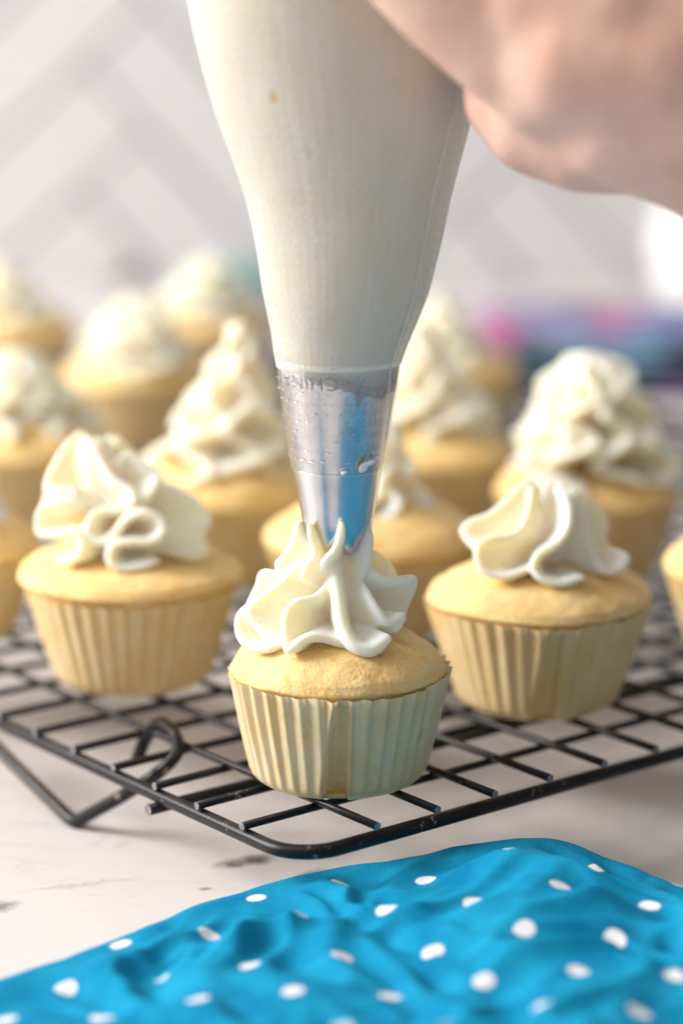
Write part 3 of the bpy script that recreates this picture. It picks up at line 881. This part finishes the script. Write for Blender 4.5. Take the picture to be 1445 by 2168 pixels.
# stamped lettering, upside down on the cone
cu = bpy.data.curves.new('stamp', 'FONT')
cu.body = 'CHINA'; cu.size = 0.40*S; cu.offset = -0.0115*S; cu.extrude = 0; cu.resolution_u = 3; cu.align_x = 'CENTER'; cu.align_y = 'CENTER'
cu.space_character = 1.08
to = bpy.data.objects.new('stamp', cu); scn.collection.objects.link(to)
bpy.context.view_layer.update()
tm = bpy.data.meshes.new_from_object(to.evaluated_get(bpy.context.evaluated_depsgraph_get()))
bpy.data.objects.remove(to)
bm = bmesh.new(); bm.from_mesh(tm)
bmesh.ops.triangulate(bm, faces=bm.faces)
for f in bm.faces: f.smooth = False
zt0, at0 = 10.19, math.radians(-90-31)
for v in bm.verts:
    x, y = -v.co.x/S, -v.co.y/S                   # turned by half a turn
    z = zt0+y; r = sinterp(tipp, z)+0.020
    a = at0+x/sinterp(tipp, z)
    v.co = Vector((r*math.cos(a), r*math.sin(a), z))*S
bm.to_mesh(tm); bm.free(); tm.name = 'stamped_lettering'; tm.materials.clear(); tm.materials.append(M['groove_shade'])
o = link(bpy.data.objects.new('stamped_lettering', tm), nozzle)
o['label'] = 'the word CHINA stamped upside down into the metal'
# dimples embossed in the film where it lies on the metal
s = Soup(); r_ = random.Random(17)
for row in range(9):
    z = 8.62+row*0.19
    for q in range(9):
        a = -178+q*14+(7 if row % 2 else 0)+r_.uniform(-2, 2)
        if a > -72 and row > 5: continue
        if r_.random() < 0.25: continue
        if r_.random() < 0.12+0.5*max(0, (a+120)/70)*(0 if 3 <= row <= 5 else 1): continue
        rr = skin_r(z)-0.002; p = Vector((rr*math.cos(math.radians(a)), rr*math.sin(math.radians(a)), z+r_.uniform(-.02, .02)))
        t_ = Vector((-math.sin(math.radians(a)), math.cos(math.radians(a)), 0))*0.022
        rd = r_.uniform(0.015, 0.024); s.add(capsule(p-t_, p+t_, rd, rd, 8))
dm = mesh_obj('dimples', s.v, s.f, M['weld'], film); dm['kind'] = 'stuff'
# thin smear of frosting squeezed between film and metal
V = []; F = []; ns, rows = 180, 14
for j in range(rows+1):
    for i in range(ns):
        a = 2*math.pi*i/ns
        d = Vector((math.cos(a), math.sin(a), 0))
        low = interp([(0, 9.9), (150, 10.1), (195, 10.36), (225, 10.30), (245, 10.24), (262, 10.12), (275, 10.04), (290, 9.92), (310, 9.84), (330, 9.88), (360, 9.9)], math.degrees(a))-0.08*noise.noise(d*4+Vector((7, 1, 3)))-0.05*noise.noise(d*11)-0.26*math.exp(-((a-math.radians(270+21))/0.05)**2)
        z = 10.56-(10.56-low)*j/rows
        r = sinterp(tipp, z)+0.014
        V.append((r*d.x, r*d.y, z))
for j in range(rows):
    for i in range(ns): F.append((j*ns+i, (j+1)*ns+i, (j+1)*ns+(i+1) % ns, j*ns+(i+1) % ns))
mesh_obj('frosting_smear', V, F, M['smear'], nozzle)
# crumbs of dried frosting on the cut edge of the film
s = Soup()
for (a, z, r, ln) in [(-62, 8.54, 0.06, 0.22), (-62, 8.48, 0.075, 0.06), (-84, 8.42, 0.05, 0.05), (-44, 8.68, 0.045, 0.06)]:
    rr = sinterp(tipp, z)+0.075
    p = Vector((rr*math.cos(math.radians(a)), rr*math.sin(math.radians(a)), z)); q = p+Vector((ln, -0.0, ln*.45))
    s.add(capsule(p, q, r, r*.8, 8))
fuse(mesh_obj('frosting_crumb', s.v, s.f, M['frosting'], nozzle), 0.02, 3)
# cut edge of the bag round the cone
lathe('cut_edge', [(8.37, sinterp(tipp, 8.37)+0.045), (8.355, sinterp(tipp, 8.36)+0.055), (8.34, sinterp(tipp, 8.35)+0.04)], 96, M['weld'], film)

# ------------------------------------------------------------------ hand
s = Soup()
def cap(a, b, ra, rb): s.add(capsule(a, b, ra, rb, 16))
def chain(pts):
    for (p, r), (q, r2) in zip(pts, pts[1:]): cap(p, q, r, r2)
# forearm and wrist
chain([((17, -3.4, 16.0), 3.3), ((11, -2.9, 15.7), 3.05), ((7.2, -2.55, 15.85), 2.65), ((5.4, -2.6, 16.2), 2.25)])
cap((5.4, -3.3, 16.3), (4.0, -3.3, 16.45), 1.7, 1.45)
cap((4.6, -3.2, 17.2), (3.4, -3.1, 17.3), 1.6, 1.35)
chain([((6.2, -2.7, 16.6), 2.3), ((4.6, -2.75, 17.0), 1.95), ((3.4, -2.75, 17.6), 1.6), ((2.2, -2.7, 18.9), 1.4)])
cap((8.5, -2.4, 17.6), (5.2, -2.2, 17.7), 2.4, 2.1)
# heel and outer edge of the palm lying on the front of the bag
chain([((5.0, -2.75, 16.35), 1.95), ((3.75, -2.75, 16.45), 1.55), ((3.05, -2.7, 16.72), 1.32), ((1.9, -2.72, 17.65), 1.28), ((0.75, -2.75, 18.75), 1.22)])
# body of the palm and back of the hand
for (o1, o2, r) in [((4.7, -2.6, 17.9), (1.7, -2.5, 20.3), 1.35), ((5.0, -2.0, 19.2), (2.5, -1.9, 21.8), 1.35), ((5.1, -1.4, 20.2), (3.2, -1.0, 23.0), 1.25)]:
    cap(o1, o2, r*1.12, r)
# ball of the thumb, seen below the heel
chain([((5.6, -2.2, 15.4), 1.5), ((4.35, -1.75, 15.12), 1.24), ((3.45, -1.5, 15.22), 1.02), ((2.95, -1.3, 15.55), 0.82), ((3.0, -0.9, 16.3), 0.85)])
# thumb going round the back of the bag
chain([((3.2, -0.9, 16.7), 1.0), ((3.75, 1.2, 18.0), 0.95), ((3.2, 3.6, 19.3), 0.85), ((1.7, 4.75, 20.1), 0.72), ((0.5, 5.0, 20.5), 0.6)])
# four fingers curled round the front and the left side
def ring(z, a, R=3.55): return (BX+R*math.cos(math.radians(a)), BY+R*math.sin(math.radians(a)), z)
for base, z, r, last, R in [((0.75, -2.75, 18.75), 19.35, 0.74, 165, 3.5), ((1.7, -2.5, 20.3), 20.9, 0.80, 150, 3.25), ((2.5, -1.9, 21.8), 22.4, 0.82, 148, 2.75), ((3.2, -1.0, 23.0), 23.8, 0.78, 160, 2.2)]:
    chain([(base, r*1.25), (ring(z, -95, R), r*1.05), (ring(z+.25, -150, R), r), (ring(z+.3, 190, R), r*.92), (ring(z+.1, last, R), r*.8)])
hand = mesh_obj('hand', s.v, s.f, M['skin'], None)
fuse(hand, 0.10, 30, 0.5)
tag(hand, 'bare hand coming in from the right, squeezing the piping bag', 'hand')

# ------------------------------------------------------------------ polka dot napkin
YC = [(-14, -13.0), (-8, -7.2), (-5.9, -5.35), (-4.8, -4.4), (-3.6, -3.25), (-2.7, -2.3), (-1.45, -1.4), (-0.2, -0.7), (1.0, -0.42), (2.2, -0.05), (3.4, -0.05), (4.2, -0.18), (5.2, -0.8), (6.4, -1.9), (7.5, -2.2), (9, -0.9), (11, 1.6), (14, 4.4), (20, 8.5)]
HC = [(-14, 0.4), (-6, 0.5), (-3.6, 0.6), (-1.4, 0.75), (0.2, 0.88), (1.0, 0.92), (2.2, 1.1), (3.4, 1.3), (4.2, 1.3), (5.2, 1.15), (6.4, 1.0), (20, 0.9)]
YF = [(-13, -15.0), (-9, -12.0), (-5.5, -9.2), (-2.2, -8.7), (-0.8, -10.5), (1.5, -15), (4, -18), (20, -18)]
def cloth_h(x, y):
    yc = sinterp(YC, x)+0.75
    d = (yc-y)*0.86
    if d < -0.0: return -1
    Hc = sinterp(HC, x)
    t = min(1, d/(0.35+0.62*Hc))
    edge = math.sqrt(max(0, 1-(1-t)**2))
    p = Vector((x*0.9, y*0.9, 0))
    w = Vector((noise.noise(p*.35+Vector((3, 1, 0))), noise.noise(p*.35+Vector((9, 4, 2))), 0))*1.5
    n1 = noise.noise((p+w)*0.33+Vector((1.3, 5.1, 0)))
    rid = 1-abs(noise.noise((p+w*1.2)*0.42+Vector((7.7, 2.2, 1.0))))*2.4
    n2 = noise.noise((p+w)*1.0)
    cr = 1-abs(noise.noise((p+w*0.8)*1.15+Vector((2.7, 8.2, 5.0))))*3.0
    far = smooth01(0.3, 2.5, d)
    h = Hc*edge*(1-0.12*smooth01(1.2, 4.5, d))
    h += far*(0.26*n1+0.32*rid*smooth01(0.8, 2.5, d)+0.12*n2+0.11*cr)+0.06*n2*edge
    # one long crease running down from the right-hand crest, and a hollow before it
    h += 0.30*math.exp(-(((x-4.9)*0.55+(y+4.0))/0.5)**2)*smooth01(1.5, 5, x)*far
    h -= 0.25*math.exp(-(((x-3.4)*0.5+(y+3.1))/0.7)**2)*math.exp(-((x-3.2)/2.2)**2)*far
    return max(0.05*edge+0.03, h)
nx, ny = 300, 260
V = []; UV = []; F = []; idx = {}
x0, x1 = -13.0, 19.0
for i in range(nx+1):
    x = x0+(x1-x0)*i/nx
    yc = sinterp(YC, x)+0.75
    acc = 0; ph = 0; py = yc
    for j in range(ny+1):
        D_ = yc-interp(YF, x)
        d = D_*(j/ny)**1.25
        y = yc-d
        h = max(0.0, cloth_h(x, y)) if j else 0.02
        h *= math.sqrt(max(0.0, 1-max(0, 1-(D_-d)/0.9)**2))
        acc += math.hypot(y-py, h-ph) if j else 0
        py, ph = y, h
        idx[i, j] = len(V); V.append((x, y, h+0.02)); UV.append((x, -y+sinterp(HC, x)*min(1.0, d/0.8)*0.8))
for i in range(nx):
    for j in range(ny): F.append((idx[i, j], idx[i, j+1], idx[i+1, j+1], idx[i+1, j]))
nap = mesh_obj('napkin', V, F, M['cloth'], None, uvs=UV)
m = nap.modifiers.new('thick', 'SOLIDIFY'); m.thickness = 0.05*S; m.offset = -1
tag(nap, 'crumpled bright blue napkin with white polka dots in front of the rack', 'napkin')

# ------------------------------------------------------------------ blurred things at the back of the table
bowl = empty('sprinkle_bowl', (-4.5, 62, 0), 'small white bowl of coloured sprinkles behind the rack, left of the bag', 'bowl')
lathe('bowl', [(0.05, 0.2), (0.0, 1.2), (0.15, 1.5), (1.2, 1.85), (2.6, 2.12), (4.3, 2.25), (4.38, 2.17), (4.3, 2.08), (2.6, 2.0), (1.0, 1.5), (0.5, 0.2)], 48, M['ceramic'], bowl)
s = Soup(); cols = []; r_ = random.Random(9)
pal = [(0.10, 0.55, 0.60), (0.10, 0.35, 0.65), (0.45, 0.70, 0.30), (0.85, 0.75, 0.25), (0.25, 0.65, 0.70), (0.80, 0.85, 0.80), (0.15, 0.50, 0.50)]
for i in range(520):
    a = r_.uniform(0, 6.283); q = math.sqrt(r_.random())*1.75
    z = 4.0+1.25*(1-(q/2.0)**2)+r_.uniform(-.12, .05)
    p = Vector((q*math.cos(a), q*math.sin(a), z)); d = Vector((r_.uniform(-1, 1), r_.uniform(-1, 1), r_.uniform(-.5, .5))).normalized()*0.28
    n0 = len(s.v); s.add(capsule(p-d, p+d, 0.09, 0.09, 5)); cols += [pal[int((math.cos(a+.6)*.5+.5)*6.99)] if r_.random() < .7 else r_.choice(pal)]*(len(s.v)-n0)
blob(s, (0, 0, 4.0), 1.75, 1.75, 1.15); cols += [(0.35, 0.6, 0.6)]*(len(s.v)-len(cols))
sp = mesh_obj('sprinkles', s.v, s.f, M['sprinkle'], bowl); sp['kind'] = 'stuff'
ca = sp.data.color_attributes.new('tint', 'FLOAT_COLOR', 'POINT')
for i, cc in enumerate(cols): ca.data[i].color = (*cc, 1)

# folded printed towel
tw = empty('folded_towel', (15.5, 63, 0), 'folded towel printed in purple, pink and blue behind the rack at the right', 'towel')
r_ = random.Random(4)
for L_ in range(4):
    V = []; F = []
    hw, hd, n = 9.6-0.15*L_, 6.2-0.1*L_, 40
    z0 = 0.02+L_*0.66
    for i in range(n+1):
        x = -hw+2*hw*i/n
        for q in range(16):
            a = 2*math.pi*q/16
            ca_, sa_ = math.cos(a), math.sin(a)
            y = hd*math.copysign(abs(ca_)**0.35, ca_); z = z0+0.325+0.325*math.copysign(abs(sa_)**0.8, sa_)
            e = 1-max(0, abs(x)/hw-0.96)/0.04*0.25
            dz = 0.10*noise.noise(Vector((x*.3, y*.3, L_*3.0)))*(1+L_)
            V.append((x+0.1*noise.noise(Vector((y, z, L_))), y*e+0.15*noise.noise(Vector((x*.4, L_*2, 0))), z0+(z-z0)*1+max(-0.05, dz)*0.5))
    for i in range(n):
        for q in range(16): F.append((i*16+q, i*16+(q+1) % 16, (i+1)*16+(q+1) % 16, (i+1)*16+q))
    F.append(tuple(range(16))[::-1]); F.append(tuple(n*16+q for q in range(16)))
    mesh_obj('fold', V, F, M['print'], tw)

wb = empty('white_jug', (20.0, 78, 0), 'white jug standing behind the printed towel at the right edge', 'jug')
lathe('body', [(0.02, 0.3), (0.0, 2.6), (0.4, 3.1), (2.0, 3.9), (4.0, 4.3), (6.0, 4.1), (7.4, 3.6), (7.9, 3.7), (7.95, 3.6), (7.4, 3.45), (5.0, 3.9), (1.0, 3.2), (0.5, 0.3)], 48, M['ceramic'], wb)
P = crom([(3.7, 0, 6.9), (5.3, 0, 7.0), (6.1, 0, 5.4), (5.4, 0, 3.4), (4.1, 0, 2.9)], 8)
V, F = tube(P, 0.42, 10)
mesh_obj('handle', V, F, M['ceramic'], wb)
